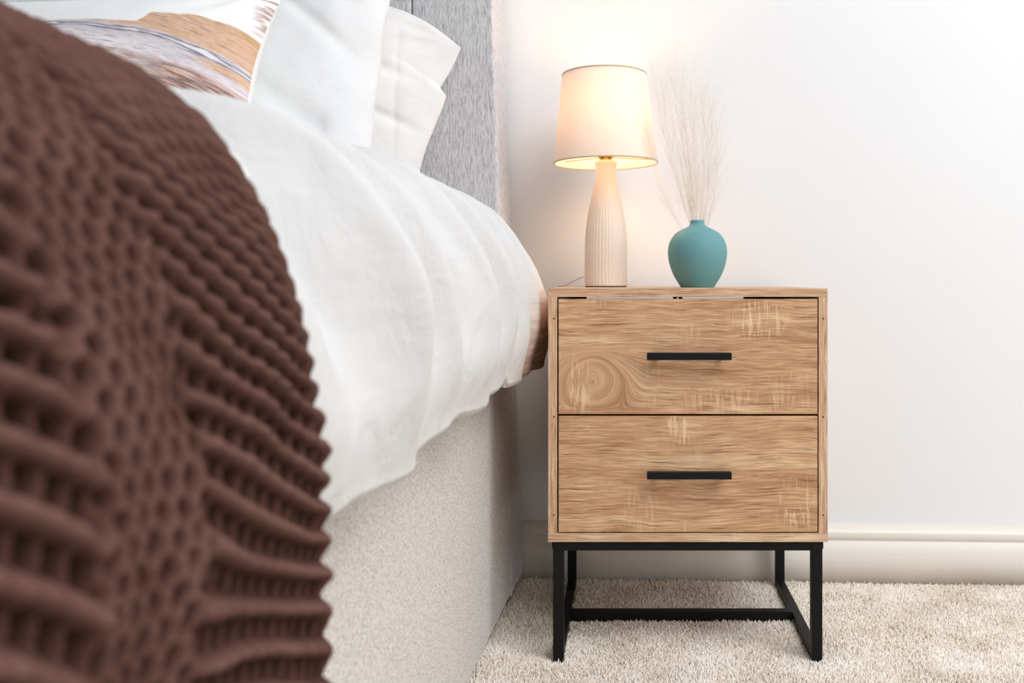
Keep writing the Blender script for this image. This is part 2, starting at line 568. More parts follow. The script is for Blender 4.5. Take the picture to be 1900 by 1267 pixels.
# ------------------------------------------------------------------ the room
WALL_Y, SKIRT_Y = 1.641, 1.625
o = box('floor', (-2.6, -2.2, -0.06), (2.4, WALL_Y + 0.1, -0.005), M['floor'], bevel=0)
tag(o, kind='structure')
o = box('wall_back', (-2.6, WALL_Y, -0.06), (2.4, WALL_Y + 0.12, 2.45), M['wall'], bevel=0)
tag(o, kind='structure')
# baseboard profile (y, z), extruded along x
prof = [(WALL_Y, -0.006), (SKIRT_Y, -0.006), (SKIRT_Y, 0.0735), (SKIRT_Y + 0.0022, 0.0745), (SKIRT_Y + 0.0022, 0.0765), (SKIRT_Y + 0.001, 0.0775),
        (SKIRT_Y + 0.0012, 0.0885), (SKIRT_Y + 0.003, 0.0915), (WALL_Y - 0.004, 0.1015), (WALL_Y, 0.102)]
P = np.array([[(x, a, b) for (a, b) in prof] for x in (-2.6, 2.4)])
o = grid_mesh('baseboard_back', P, M['skirting'], smooth=False)
tag(o, kind='structure')


# carpet pile: every tuft is a small bent cone
def carpet():
    PX, PY = [], []
    for (x0, x1, y0, y1, sp) in ((-0.33, 0.92, 0.98, SKIRT_Y - 0.001, 0.0025), (-0.33, 1.25, 0.50, 0.98, 0.0036), (0.92, 1.25, 0.98, SKIRT_Y - 0.001, 0.0036)):
        gx, gy = np.meshgrid(np.arange(x0, x1, sp), np.arange(y0, y1, sp))
        PX.append(gx.ravel() + rng.uniform(-0.5, 0.5, gx.size) * sp)
        PY.append(gy.ravel() + rng.uniform(-0.5, 0.5, gy.size) * sp)
    X, Y = np.concatenate(PX), np.concatenate(PY)
    n = len(X)
    lean_a = 2 * np.pi * fbm(X * 7, Y * 7, 2) * 1.2 + rng.normal(0, 0.9, n)
    lean = 0.0016 + 0.002 * rng.random(n)
    hgt = 0.0075 + 0.0015 * rng.normal(0, 1, n) + 0.003 * fbm(X * 12, Y * 12, 2)
    hgt = np.clip(hgt, 0.004, 0.012)
    r0 = 0.0012 + 0.0003 * rng.random(n)
    k = 4
    ang = np.arange(k) * 2 * np.pi / k
    V = np.zeros((n, 2 * k + 1, 3))
    rot = rng.random(n) * 6.28
    for j in range(k):
        ca, sa = np.cos(ang[j] + rot), np.sin(ang[j] + rot)
        V[:, j] = np.stack([X + r0 * ca, Y + r0 * sa, np.full(n, -0.006)], -1)
        V[:, k + j] = np.stack([X + np.cos(lean_a) * lean * 0.55 + r0 * 0.95 * ca, Y + np.sin(lean_a) * lean * 0.55 + r0 * 0.95 * sa, -0.006 + hgt * 0.68], -1)
    V[:, 2 * k] = np.stack([X + np.cos(lean_a) * lean, Y + np.sin(lean_a) * lean, -0.006 + hgt], -1)
    tris = []
    for j in range(k):
        a, b = j, (j + 1) % k
        tris += [(a, b, k + b), (a, k + b, k + a), (k + a, k + b, 2 * k)]
    T = np.array(tris)
    F = (np.arange(n)[:, None, None] * (2 * k + 1) + T[None]).reshape(-1, 3)
    o = poly_mesh('carpet_pile', V.reshape(-1, 3), F, M['pile'], smooth=True)
    tone = np.clip(0.55 + 0.22 * rng.normal(0, 1, n) + 0.45 * fbm(X * 9, Y * 9, 3), 0, 1)
    at = o.data.attributes.new('tone', 'FLOAT', 'POINT')
    at.data.foreach_set('value', np.repeat(tone, 2 * k + 1).astype(np.float32))
    tag(o, 'beige cut-pile carpet covering the floor under the bedside cabinet', 'carpet', kind='stuff')


carpet()

# ------------------------------------------------------------------ nightstand
NS = empty('nightstand', (0.0325, 1.2745, 0.0), YAW)
tag(NS, 'two-drawer oak-effect bedside cabinet on a black metal leg frame', 'nightstand')
W2 = 0.2
T = 0.0122                                    # panel thickness
ZT, ZB = 0.5357, 0.1730                        # top and underside of the wooden body
D = 0.330
box('top_panel', (-W2, 0, ZT - T), (W2, D, ZT), M['wood_h'], NS, 0.0006)
box('bottom_panel', (-W2 - 0.0004, -0.0006, ZB), (W2 + 0.0004, D, ZB + T), M['wood_h'], NS, 0.0006)
for s in (-1, 1):
    x0, x1 = (-W2, -W2 + 0.0128) if s < 0 else (W2 - 0.0128, W2)
    sp_ = box('side_panel', (x0, 0.0003, ZB + T), (x1, D, ZT - T), M['wood_v'], NS, 0.0004)
    for hz in (0.4925, 0.352, 0.2115):
        bm = bmesh.new()
        bmesh.ops.create_cone(bm, cap_ends=True, segments=12, radius1=0.0011, radius2=0.0011, depth=0.001,
                              matrix=Matrix.Translation((x0 + 0.0085 if s < 0 else x1 - 0.0065, 0.0002, hz)) @ Matrix.Rotation(R(90), 4, 'X'))
        from_bm('screw', bm, M['screw'], sp_)
# back: a panel that stops short of the top, two upright cleats and a clip in the middle of the slot
box('back_panel', (-W2 + 0.0128, D - 0.008, ZB + T), (W2 - 0.0128, D - 0.004, 0.495), M['board'], NS, 0)
box('cleat', (-W2 + 0.0128, D - 0.02, 0.495), (-W2 + 0.0400, D - 0.004, ZT - T), M['board'], NS, 0)
box('cleat', (W2 - 0.0128 - 0.066, D - 0.02, 0.495), (W2 - 0.0128, D - 0.004, ZT - T), M['board'], NS, 0)
bm = bmesh.new()
add_box(bm, (-0.0205, 0.006, ZT - T - 0.0030), (-0.0155, 0.018, ZT - T + 0.0002))
add_box(bm, (-0.0125, 0.006, ZT - T - 0.0030), (-0.0075, 0.018, ZT - T + 0.0002))
add_box(bm, (-0.0205, 0.006, ZT - T - 0.0010), (-0.0075, 0.018, ZT - T + 0.0002))
from_bm('drawer_catch', bm, M['black_metal'], NS)

for i, (z0, z1, mat) in enumerate(((0.3558, 0.5205, M['drawer_a']), (0.1868, 0.3528, M['drawer_b']))):
    dr = box('drawer', (-W2 + 0.0148, 0.0008, z0), (W2 - 0.0144, 0.0150, z1), mat, NS, 0.0007)
    bm = bmesh.new()                           # the open box behind the front
    xl, xr, yb = -W2 + 0.0240, W2 - 0.0240, D - 0.03
    ztop = z1 - 0.030
    add_box(bm, (xl, 0.015, z0 + 0.008), (xl + 0.01, yb, ztop))
    add_box(bm, (xr - 0.01, 0.015, z0 + 0.008), (xr, yb, ztop))
    add_box(bm, (xl, yb - 0.01, z0 + 0.008), (xr, yb, ztop))
    add_box(bm, (xl, 0.015, z0 + 0.010), (xr, yb, z0 + 0.014))
    from_bm('drawer_box', bm, M['board'], dr)
    zc = 0.4402 if i == 0 else 0.2727
    bm = bmesh.new()
    add_box(bm, (-0.0590, -0.0240, zc - 0.0051), (0.0600, -0.0150, zc + 0.0051), 0.0007)
    for px in (-0.045, 0.046):
        add_box(bm, (px - 0.004, -0.0155, zc - 0.0050), (px + 0.004, 0.0010, zc - 0.0010), 0.0005)
    h = from_bm('handle', bm, M['black_handle'], dr)
    h['label'] = 'black square bar handle'

# metal frame
LX, LT, LF, LB = 0.1933, 0.0155, 0.003, 0.325
for sx in (-1, 1):
    xa, xb = (-LX, -LX + LT) if sx < 0 else (LX - LT, LX)
    for (ya, yb) in ((LF, LF + 0.014), (LB - 0.014, LB)):
        bm = bmesh.new()
        add_box(bm, (xa, ya, -0.003), (xb, yb, ZB - 0.0015), 0.0008)
        add_box(bm, (xa - (0.0016 if sx < 0 else 0), ya + 0.0005, ZB - 0.0115), (xb + (0.0016 if sx > 0 else 0), yb - 0.0005, ZB - 0.0005), 0.0015)
        from_bm('leg', bm, M['black_metal'], NS)
    ra = xa + 0.0006
    box('side_rail', (xa + 0.0006, LF + 0.014, -0.003), (xb - 0.0006, LB - 0.014, 0.0125), M['black_metal'], NS, 0.0008)
    box('top_side_rail', (xa + 0.0006, LF + 0.014, ZB - 0.0125), (xb - 0.0006, LB - 0.014, ZB - 0.0008), M['black_metal'], NS, 0.0008)
box('top_rail', (-LX + LT, LF + 0.0006, ZB - 0.0135), (LX - LT, LF + 0.0135, ZB - 0.0005), M['black_metal'], NS, 0.0006)
box('top_rail', (-LX + LT, LB - 0.0135, ZB - 0.0120), (LX - LT, LB - 0.0006, ZB - 0.0005), M['black_metal'], NS, 0.0006)
box('stretcher', (-LX + LT - 0.001, 0.156, -0.001), (LX - LT + 0.001, 0.172, 0.0150), M['black_metal'], NS, 0.0008)

# ------------------------------------------------------------------ table lamp
LAMP = empty('table_lamp', (-0.0994, 1.493, ZT), 0)
tag(LAMP, 'lit table lamp with a ribbed cream ceramic base and linen shade', 'lamp')
key = np.array([(0.0352, 0.0), (0.0357, 0.004), (0.0358, 0.03), (0.0357, 0.064), (0.0350, 0.083), (0.0337, 0.098), (0.0312, 0.116), (0.0285, 0.133),
                (0.0244, 0.150), (0.0206, 0.166), (0.0180, 0.179), (0.0168, 0.190), (0.0169, 0.198), (0.0182, 0.205), (0.0192, 0.2085)])
hz = np.linspace(0, 0.2085, 90)
rr = np.interp(hz, key[:, 1], key[:, 0])
for _ in range(2): rr[1:-1] = (rr[:-2] + 2 * rr[1:-1] + rr[2:]) / 4
prof = [(0.001, 0.0016)] + [(r, z + 0.0016) for r, z in zip(rr, hz)] + [(0.0175, 0.2105), (0.0155, 0.2095), (0.0135, 0.203), (0.0130, 0.16)]


def flute(a, z, r):
    amp = 0.0004 * smoothstep(0.003, 0.008, z) * (1 - smoothstep(0.135, 0.168, z))
    return r - amp * (1 - np.abs(np.cos(a * 19))) * 1.5


lathe('lamp_base', prof, 304, M['ceramic'], LAMP, radial=flute)
lathe('felt_pad', [(0.0001, 0), (0.0347, 0), (0.0350, 0.0018), (0.0001, 0.0018)], 48, M['felt'], LAMP)
lathe('bulb_holder', [(0.0001, 0.205), (0.0128, 0.205), (0.0128, 0.213), (0.0095, 0.215), (0.0095, 0.260), (0.0001, 0.260)], 32, M['brass'], LAMP)
# shade: an open truncated cone with thickness, tilted a touch, its rims and its spider ring
sh_z0, sh_z1, sh_r0, sh_r1 = 0.2085, 0.356, 0.0876, 0.0708
SH = lathe('lamp_shade', [(sh_r0 + (sh_r1 - sh_r0) * t, (sh_z0 + (sh_z1 - sh_z0) * t)) for t in np.linspace(0, 1, 12)] +
           [(sh_r0 + (sh_r1 - sh_r0) * t - 0.0009, (sh_z0 + (sh_z1 - sh_z0) * t)) for t in np.linspace(1, 0, 12)], 96, M['shade'], LAMP)
for r_, z_ in ((sh_r0, sh_z0), (sh_r1, sh_z1)):
    a = np.linspace(0, 2 * np.pi, 64, endpoint=False)
    b = np.linspace(0, 2 * np.pi, 8, endpoint=False)
    P = np.array([[((r_ - 0.0004 + 0.0012 * math.cos(v)) * math.cos(u), (r_ - 0.0004 + 0.0012 * math.cos(v)) * math.sin(u), z_ + 0.0013 * math.sin(v)) for v in list(b) + [0]] for u in a])
    grid_mesh('shade_rim', P, M['shade_rim'], SH, closed_u=True)
bm = bmesh.new()
add_box(bm, (-0.0125, -0.0125, 0.2175), (0.0125, 0.0125, 0.2195), 0.0004)
for k in range(3):
    a = k * 2.094 + 0.5
    t = bmesh.new()
    bmesh.ops.create_cone(t, cap_ends=True, segments=6, radius1=0.0008, radius2=0.0008, depth=0.075,
                          matrix=Matrix.Translation((0.0485 * math.cos(a), 0.0485 * math.sin(a), 0.2185)) @ Matrix.Rotation(a, 4, 'Z') @ Matrix.Rotation(R(90), 4, 'Y'))
    me = bpy.data.meshes.new('t')
    t.to_mesh(me)
    t.free()
    bm.from_mesh(me)
from_bm('shade_spider', bm, M['brass'], SH)
SH.rotation_euler = (0, R(-1.0), 0)
SH.location = (0.0035, 0, 0)
lathe('bulb', [(0.0001, 0.258), (0.010, 0.259), (0.012, 0.270), (0.018, 0.289), (0.0225, 0.305), (0.0225, 0.315), (0.018, 0.328), (0.010, 0.335), (0.0001, 0.337)], 24, M['bulb'], LAMP)
pts = [(-0.026, 0.024, 0.0190), (-0.040, 0.030, 0.0175), (-0.052, 0.038, 0.0138), (-0.064, 0.047, 0.0078), (-0.074, 0.056, 0.0024), (-0.084, 0.068, 0.0014), (-0.090, 0.084, 0.0014),
       (-0.091, 0.104, 0.0010), (-0.091, 0.114, -0.006), (-0.091, 0.118, -0.030), (-0.090, 0.118, -0.12), (-0.088, 0.118, -0.30)]
cp = []
for i in range(len(pts) - 1):
    p0, p1, p2, p3 = [Vector(pts[max(0, min(len(pts) - 1, i + k))]) for k in (-1, 0, 1, 2)]
    for t in (0, .25, .5, .75):
        cp.append(0.5 * ((2 * p1) + (-p0 + p2) * t + (2 * p0 - 5 * p1 + 4 * p2 - p3) * t * t + (-p0 + 3 * p1 - 3 * p2 + p3) * t ** 3))
cp.append(Vector(pts[-1]))
c = tube('cord', cp, 0.0013, M['cable'], LAMP)
c['label'] = 'thin white lamp cord'

# ------------------------------------------------------------------ vase and dried grass
VX, VY = 0.0515, 1.424
key = np.array([(0.0262, 0.0), (0.0272, 0.0015), (0.0350, 0.0137), (0.0392, 0.0215), (0.0425, 0.030), (0.0460, 0.042), (0.0475, 0.055), (0.0465, 0.066),
                (0.0432, 0.0757), (0.0362, 0.0854), (0.0300, 0.0900), (0.0205, 0.0945), (0.0140, 0.0972), (0.0113, 0.1005), (0.0107, 0.104), (0.0112, 0.1065)])
tt = np.concatenate([[0], np.cumsum(np.hypot(np.diff(key[:, 0]), np.diff(key[:, 1])))])
ts = np.linspace(0, tt[-1], 80)
rz, zz = np.interp(ts, tt, key[:, 0]), np.interp(ts, tt, key[:, 1])
for _ in range(5):
    rz[2:-1] = (rz[1:-2] + 2 * rz[2:-1] + rz[3:]) / 4
    zz[2:-1] = (zz[1:-2] + 2 * zz[2:-1] + zz[3:]) / 4
prof = [(0.0002, 0.0)] + list(zip(rz, zz)) + [(0.0106, 0.1073), (0.0094, 0.1070), (0.0085, 0.1045), (0.0088, 0.098), (0.018, 0.092), (0.034, 0.082), (0.042, 0.06), (0.034, 0.02), (0.0002, 0.006)]
VASE = lathe('vase', prof, 96, M['teal'], None, (VX, VY, ZT))
tag(VASE, 'round matt teal vase with a narrow neck on the bedside cabinet', 'vase')

DG = empty('dried_grass_bunch', (VX, VY, ZT), 0)
tag(DG, 'wispy bunch of pale dried feather grass standing in the teal vase', 'dried grass')


def plume(base, tip, bulge, n_hair, spread, hair_len):
    """one stem with its fine awns: ribbons three-sided in section, joined into one mesh"""
    V, F, tone = [], [], []

    def strand(pts, r0, r1, tn):
        pts = np.array(pts)
        m = len(pts)
        b0 = len(V)
        d = pts[-1] - pts[0]
        s = np.cross(d, (0.3, 1, 0.2))
        s /= np.linalg.norm(s) + 1e-9
        u = np.cross(d, s)
        u /= np.linalg.norm(u) + 1e-9
        for i, p in enumerate(pts):
            r = r0 + (r1 - r0) * i / (m - 1)
            for k in range(3):
                a = k * 2.0944
                V.append(p + r * (s * math.cos(a) + u * math.sin(a)))
                tone.append(tn)
        for i in range(m - 1):
            for k in range(3):
                a, b = b0 + i * 3 + k, b0 + i * 3 + (k + 1) % 3
                F.append((a, b, b + 3, a + 3))
    base, tip = np.array(base), np.array(tip)

    def stem(t):
        return base + (tip - base) * t + np.array(bulge) * math.sin(math.pi * t)
    strand([stem(t) for t in np.linspace(0, 1, 12)], 0.0003, 0.00008, 0.9)
    L = np.linalg.norm(tip - base)
    for _ in range(n_hair):
        t0 = random.uniform(0.10, 0.95)
        p0 = stem(t0)
        d = stem(min(1, t0 + 0.05)) - stem(t0)
        d /= np.linalg.norm(d)
        side = np.array([random.gauss(0, 1), random.gauss(0, 0.7), random.gauss(0, 0.3)])
        side /= np.linalg.norm(side)
        hl = hair_len * random.uniform(0.5, 1.2)
        dirn = d + side * spread * random.uniform(0.3, 1.0)
        curl = np.array([random.gauss(0, .1), random.gauss(0, .1), random.gauss(-0.04, .08)])
        strand([p0 + dirn * hl * q + curl * hl * q * q for q in np.linspace(0, 1, 5)], 0.00011, 0.00004, random.uniform(0.0, 0.5))
    o = poly_mesh('plume', np.array(V), np.array(F), M['grass'], DG)
    at = o.data.attributes.new('tone', 'FLOAT', 'POINT')
    at.data.foreach_set('value', np.array(tone, dtype=np.float32))
    return o


tips = [(-0.075, 0.02, 0.385, -0.012), (-0.055, -0.01, 0.395, 0.006), (-0.040, 0.02, 0.38, 0.004), (-0.060, 0.01, 0.345, -0.01), (-0.030, -0.01, 0.335, 0.004),
        (-0.015, 0.02, 0.345, 0.006), (0.005, -0.015, 0.320, 0.008), (0.020, 0.01, 0.305, 0.010), (0.030, 0.00, 0.265, 0.012), (-0.080, 0.01, 0.255, -0.016),
        (-0.045, 0.0, 0.30, 0.0), (0.010, 0.012, 0.27, 0.012), (-0.01, -0.012, 0.28, 0.004)]
for i, (tx, ty, tz, bx) in enumerate(tips):
    a = i * 2.4
    plume((0.0035 * math.cos(a), 0.0035 * math.sin(a), 0.060), (tx, ty, tz), (bx, random.uniform(-0.006, 0.006), 0.0), 120, 0.52, 0.085)

# ------------------------------------------------------------------ bed: base, mattress, headboard
BX = -0.261                      # the base's near side
BXL = BX - 1.37                  # far side
HB_F, HB_B = 1.492, 1.618        # headboard front and back
BED = empty('bed', (BX - 0.685, 0.6, 0.0), 0)
tag(BED, 'upholstered divan bed in pale grey woven fabric with a tall headboard', 'bed')
off = Vector((-(BX - 0.685), -0.6, 0))


def bedbox(name, lo, hi, mat, parent, bevel, seg=3):
    o = box(name, Vector(lo) + off, Vector(hi) + off, mat, parent, bevel, seg)
    return o


bedbox('divan_base', (BXL, -0.42, 0.013), (BX, HB_F - 0.001, 0.385), M['base_fabric'], BED, 0.006)
for (gx, gy) in ((BX - 0.045, HB_F - 0.02), (BXL + 0.045, HB_F - 0.02), (BX - 0.045, -0.37), (BXL + 0.045, -0.37)):
    bm = bmesh.new()
    bmesh.ops.create_cone(bm, cap_ends=True, segments=16, radius1=0.022, radius2=0.024, depth=0.018, matrix=Matrix.Translation(Vector((gx, gy, 0.004)) + off))
    from_bm('glide', bm, M['black_metal'], BED)
bedbox('mattress', (BXL + 0.01, -0.41, 0.386), (BX - 0.012, HB_F - 0.004, 0.640), M['mattress'], BED, 0.035, 4)


# headboard: its outer edges lean in a little towards the top
def slanted(name, xa0, xa1, xb0, xb1, y0, y1, z0, z1, mat, parent, bevel):
    bm = bmesh.new()
    vs = [bm.verts.new(Vector(p) + off) for p in ((xa0, y0, z0), (xb0, y0, z0), (xb0, y1, z0), (xa0, y1, z0), (xa1, y0, z1), (xb1, y0, z1), (xb1, y1, z1), (xa1, y1, z1))]
    for f in ((3, 2, 1, 0), (4, 5, 6, 7), (0, 1, 5, 4), (1, 2, 6, 5), (2, 3, 7, 6), (3, 0, 4, 7)): bm.faces.new([vs[i] for i in f])
    bmesh.ops.bevel(bm, geom=bm.edges[:], offset=bevel, segments=3, affect='EDGES', profile=0.5)
    return from_bm(name, bm, mat, parent)


HZ = 1.28
xr0, xr1 = -0.2575, -0.300                       # outer right edge at floor and at the top
xl0, xl1 = 2 * (BX - 0.685) - xr0, 2 * (BX - 0.685) - xr1
HB = slanted('headboard', xl0 + 0.002, xl1 + 0.002, xr0 - 0.002, xr1 - 0.002, HB_F + 0.012, HB_B, 0.012, HZ - 0.002, M['head_fabric'], BED, 0.006)
seams = [-0.430, -0.774, -1.118, 2 * (BX - 0.685) + 0.430]
edges = [(xl0, xl1)] + [(s, s) for s in reversed(seams)] + [(xr0, xr1)]
for (a, b) in zip(edges[:-1], edges[1:]):
    slanted('headboard_panel', a[0] + 0.0008, a[1] + 0.0008, b[0] - 0.0008, b[1] - 0.0008, HB_F, HB_F + 0.0125 + (0.1 if False else 0), 0.012, HZ, M['head_fabric'], HB, 0.004)


# ------------------------------------------------------------------ duvet
XC = BX - 0.685
half = np.array([(XC, .696), (-.75, .692), (-.6, .677), (-.46, .669), (-.36, .668), (-.30, .660), (-.252, .638), (-.217, .589), (-.197, .534), (-.189, .47), (-.194, .409)])


def resample(p, n=400, it=10):
    d = np.concatenate([[0], np.cumsum(np.hypot(np.diff(p[:, 0]), np.diff(p[:, 1])))])
    s = np.linspace(0, d[-1], n)
    q = np.stack([np.interp(s, d, p[:, 0]), np.interp(s, d, p[:, 1])], -1)
    for _ in range(it * 20):
        q[1:-1] = (q[:-2] + 2 * q[1:-1] + q[2:]) / 4
    d = np.concatenate([[0], np.cumsum(np.hypot(np.diff(q[:, 0]), np.diff(q[:, 1])))])
    return d, q


d_h, q_h = resample(half)
LH = d_h[-1]                                      # arc length from the crown to the hem


def prof_at(t):
    """t: arc length from the crown, positive to the near side, negative to the far side -> x, z, nx, nz"""
    a = np.abs(t)
    x = np.interp(a, d_h, q_h[:, 0])
    z = np.interp(a, d_h, q_h[:, 1])
    e = 0.002
    a_, a = a, np.clip(a, e, LH - e)
    x2, z2 = np.interp(a + e, d_h, q_h[:, 0]), np.interp(a + e, d_h, q_h[:, 1])
    x1, z1 = np.interp(a - e, d_h, q_h[:, 0]), np.interp(a - e, d_h, q_h[:, 1])
    tx, tz = x2 - x1, z2 - z1
    L = np.hypot(tx, tz) + 1e-9
    nx, nz = -tz / L, tx / L
    over = np.maximum(a_ - LH, 0)                  # past the hem: straight down
    z = z - over
    sgn = np.where(t < 0, -1, 1)
    x = np.where(t < 0, 2 * XC - x, x)
    return x, z, nx * sgn, nz


folds = [  # (v at the shoulder, slant, width, depth, start, end) along the drop
    (0.44, 0.30, 0.030, 0.010, 0.42, 0.99), (0.545, 0.35, 0.024, -0.011, 0.30, 0.90), (0.60, 0.45, 0.020, 0.010, 0.40, 0.95), (0.665, 0.40, 0.022, -0.013, 0.36, 0.98),
    (0.725, 0.42, 0.016, 0.007, 0.50, 1.0), (0.80, 0.45, 0.024, -0.009, 0.42, 0.95), (0.875, 0.50, 0.020, 0.008, 0.5, 1.0), (0.94, 0.55, 0.020, -0.010, 0.45, 1.0),
    (1.00, 0.50, 0.016, 0.008, 0.55, 1.02), (1.07, 0.50, 0.018, -0.007, 0.5, 1.0), (1.13, 0.40, 0.016, 0.007, 0.55, 1.0), (1.19, 0.35, 0.014, -0.008, 0.5, 1.02),
    (1.245, 0.25, 0.014, 0.006, 0.55, 1.0), (1.30, 0.2, 0.014, -0.006, 0.5, 1.0), (0.30, 0.3, 0.03, -0.01, 0.4, 1.0), (0.18, 0.3, 0.03, 0.01, 0.4, 1.0)]
V0, V1 = -0.44, 1.475
vs = np.concatenate([np.linspace(V0, 0.25, 60, endpoint=False), np.linspace(0.25, V1, 330)])
tsn = np.concatenate([np.linspace(-LH, 0.0, 60, endpoint=False), np.linspace(0.0, LH, 230)])
VV, TT = np.meshgrid(vs, tsn, indexing='ij')
xx, zz, nx, nz = prof_at(TT)
tau = np.abs(TT) / LH
SHO = 0.70                                         # shoulder, as a share of the half width
disp = np.zeros_like(VV)
for (v0, sl, w, dep, a0, a1) in folds:
    c = v0 + sl * (tau - SHO) * LH * 0.75 + 0.018 * noise2(tau * 5 + v0 * 31, VV * 3)
    env = smoothstep(a0, a0 + 0.2, tau) * (1 - 0.85 * smoothstep(0.84, 0.98, tau))
    wloc = 1.1 * w * (0.8 + 0.5 * smoothstep(0.75, 1.0, tau))
    disp += 2.9 * dep * env * smoothstep(0.40, 0.52, VV) * np.exp(-((VV - c) / wloc) ** 2)
disp += 0.010 * fbm(VV * 3.2 + 3, TT * 3.0, 2) * (0.4 + 0.6 * smoothstep(0.2, 0.6, tau))
disp += 0.0035 * fbm(VV * 14 - TT * 9, TT * 6 + 8, 3) * smoothstep(0.4, 0.7, tau)
# broad puff of the quilt: drawn in at hem and head end
disp -= 0.010 * smoothstep(0.93, 1.0, tau)
low = -0.006 * (1 - smoothstep(0.6, 1.05, VV))
endf = smoothstep(V1 - 0.06, V1, VV)
disp -= 0.030 * endf ** 2 * (1 - 0.6 * smoothstep(0.8, 1.0, tau))
disp -= 0.027 * (1 - smoothstep(0.45, 0.70, VV)) * smoothstep(0.45, 0.70, tau)
disp += 0.006 * smoothstep(1.1, 1.4, VV) * smoothstep(0.7, 0.85, tau)
X_ = xx + nx * disp
Z_ = zz + nz * disp + low * (1 - smoothstep(0.55, 0.85, tau))
hemw = smoothstep(0.86, 1.0, tau)
Z_ -= hemw * 0.024 * (1 - smoothstep(0.5, 0.85, VV))
Z_ += hemw * (0.003 * np.sin(VV * 24 + 0.6) + 0.007 * fbm(VV * 6, VV * 0 + 3, 2) + 0.012 * np.exp(-((VV - 1.12) / 0.025) ** 2))
Y_ = VV + 0.006 * np.sin(TT * 20) * endf + 0.012 * endf * fbm(TT * 5, TT * 0 + 2, 2)
P = np.stack([X_, Y_, Z_], -1)
DUV = grid_mesh('duvet', P, M['duvet'], None, True, flip=True)
sm = DUV.modifiers.new('thickness', 'SOLIDIFY')
sm.thickness = 0.016
sm.offset = -1.0
tag(DUV, 'rumpled white duvet draped over the near side of the bed', 'duvet')
# hem seam: a thin cord along the near edge
seam_pts = [tuple(P[i, -1] + np.array((-0.006, 0, 0.0005))) for i in range(60, len(vs), 2)]
sm_o = tube('hem', seam_pts, 0.0042, M['duvet'], DUV, 8)

# ------------------------------------------------------------------ knitted throw
TH0, TH1 = -0.30, 0.475
ss = np.concatenate([np.linspace(TH0, 0.10, 60, endpoint=False), np.linspace(0.10, TH1, 215)])
tb = LH + 0.17
tt_ = np.concatenate([np.linspace(-LH - 0.05, 0.28, 120, endpoint=False), np.linspace(0.28, tb, 420)])
S, TT = np.meshgrid(ss, tt_, indexing='ij')
xx, zz, nx, nz = prof_at(TT)
tau = np.abs(TT) / LH
wob = (0.006 + 0.010 * smoothstep(0.38, 0.34, S)) * fbm(S * 9, TT * 9, 2)
# chevron: ribs fall away from the viewer, rise in a narrow band, fall again
b0, b1 = 0.340, 0.283


sw = S + 0.022 * fbm(S * 4 + 20, TT * 7, 2)         # the borders of the bands wander
kA = 1.10 - 0.66 * smoothstep(0.68, 1.0, tau)
zg = np.where(sw > b0, kA * (sw - b0), np.where(sw > b1, 0.25 * (sw - b0), 0.25 * (b1 - b0) + 0.55 * (sw - b1)))
PITCH, KN = 0.0200, 0.0115
p = (TT - zg + wob) / PITCH
row = np.floor(p)
fr = p - row                                     # 0 .. 1 across a rib: a round cord, then a furrow bridged by short stitches
q = S / KN + row * 0.37 + 0.45 * (fr - 0.5) + 0.25 * fbm(S * 30, TT * 30, 2)
lobe = 1 - np.abs(np.sin(np.pi * q)) ** 2.0
dd = np.abs((fr - 0.25 + 0.5) % 1.0 - 0.5)
cord = np.sqrt(np.clip(1 - (dd / 0.31) ** 2, 0, 1))
hA = np.maximum(cord * (0.88 + 0.12 * lobe), 0.60 * lobe * smoothstep(0.05, 0.3, dd))
# between the ribbed bands: a flat lattice with staggered holes
rb = TT / 0.0105 + 0.9 * fbm(S * 16, TT * 16 + 9, 2)
qb = S / 0.0135 + 0.5 * np.floor(rb) + 0.7 * fbm(S * 18 + 4, TT * 18, 2)
hole = np.exp(-(((qb % 1.0) - 0.5) / 0.24) ** 2 - (((rb % 1.0) - 0.5) / 0.40) ** 2)
hB = 0.86 - 0.80 * hole
wB = smoothstep(b1 - 0.012, b1 + 0.006, sw) * (1 - smoothstep(b0 - 0.006, b0 + 0.012, sw))
hh = hA * (1 - wB) + hB * wB
sc_ = 0.55 + 0.36 * np.abs(np.cos(np.pi * (fr - 0.35))) ** 0.7
bl_ = 0.8 * smoothstep(TH1 - 0.022, TH1 - 0.004, S) * smoothstep(0.3, 0.6, tau)
hh = hh * (1 - bl_) + sc_ * bl_
hh = np.clip(hh * (1 + 0.30 * fbm(S * 25 + 5, TT * 25, 2)), 0, 1.15)
edge = smoothstep(TH1, TH1 - 0.012, S)
AMP = 0.0175
offn = 0.010 - 0.006 * smoothstep(0.55, 0.8, tau) - 0.017 * smoothstep(0.50, 0.70, tau) * (1 - 0.75 * smoothstep(0.85, 1.0, tau)) + 0.004 * fbm(S * 5, TT * 5, 2) + AMP * hh
roll = np.sqrt(np.clip(1 - np.clip((S - (TH1 - 0.011)) / 0.011, 0, 1) ** 2, 0, 1))
offn = offn * roll
swing = 0.004 * smoothstep(0.9, 1.3, tau)
X_ = xx + nx * offn + np.sign(TT) * swing
Z_ = zz + nz * offn + 0.036 * (1 - smoothstep(0.42, 0.80, tau))
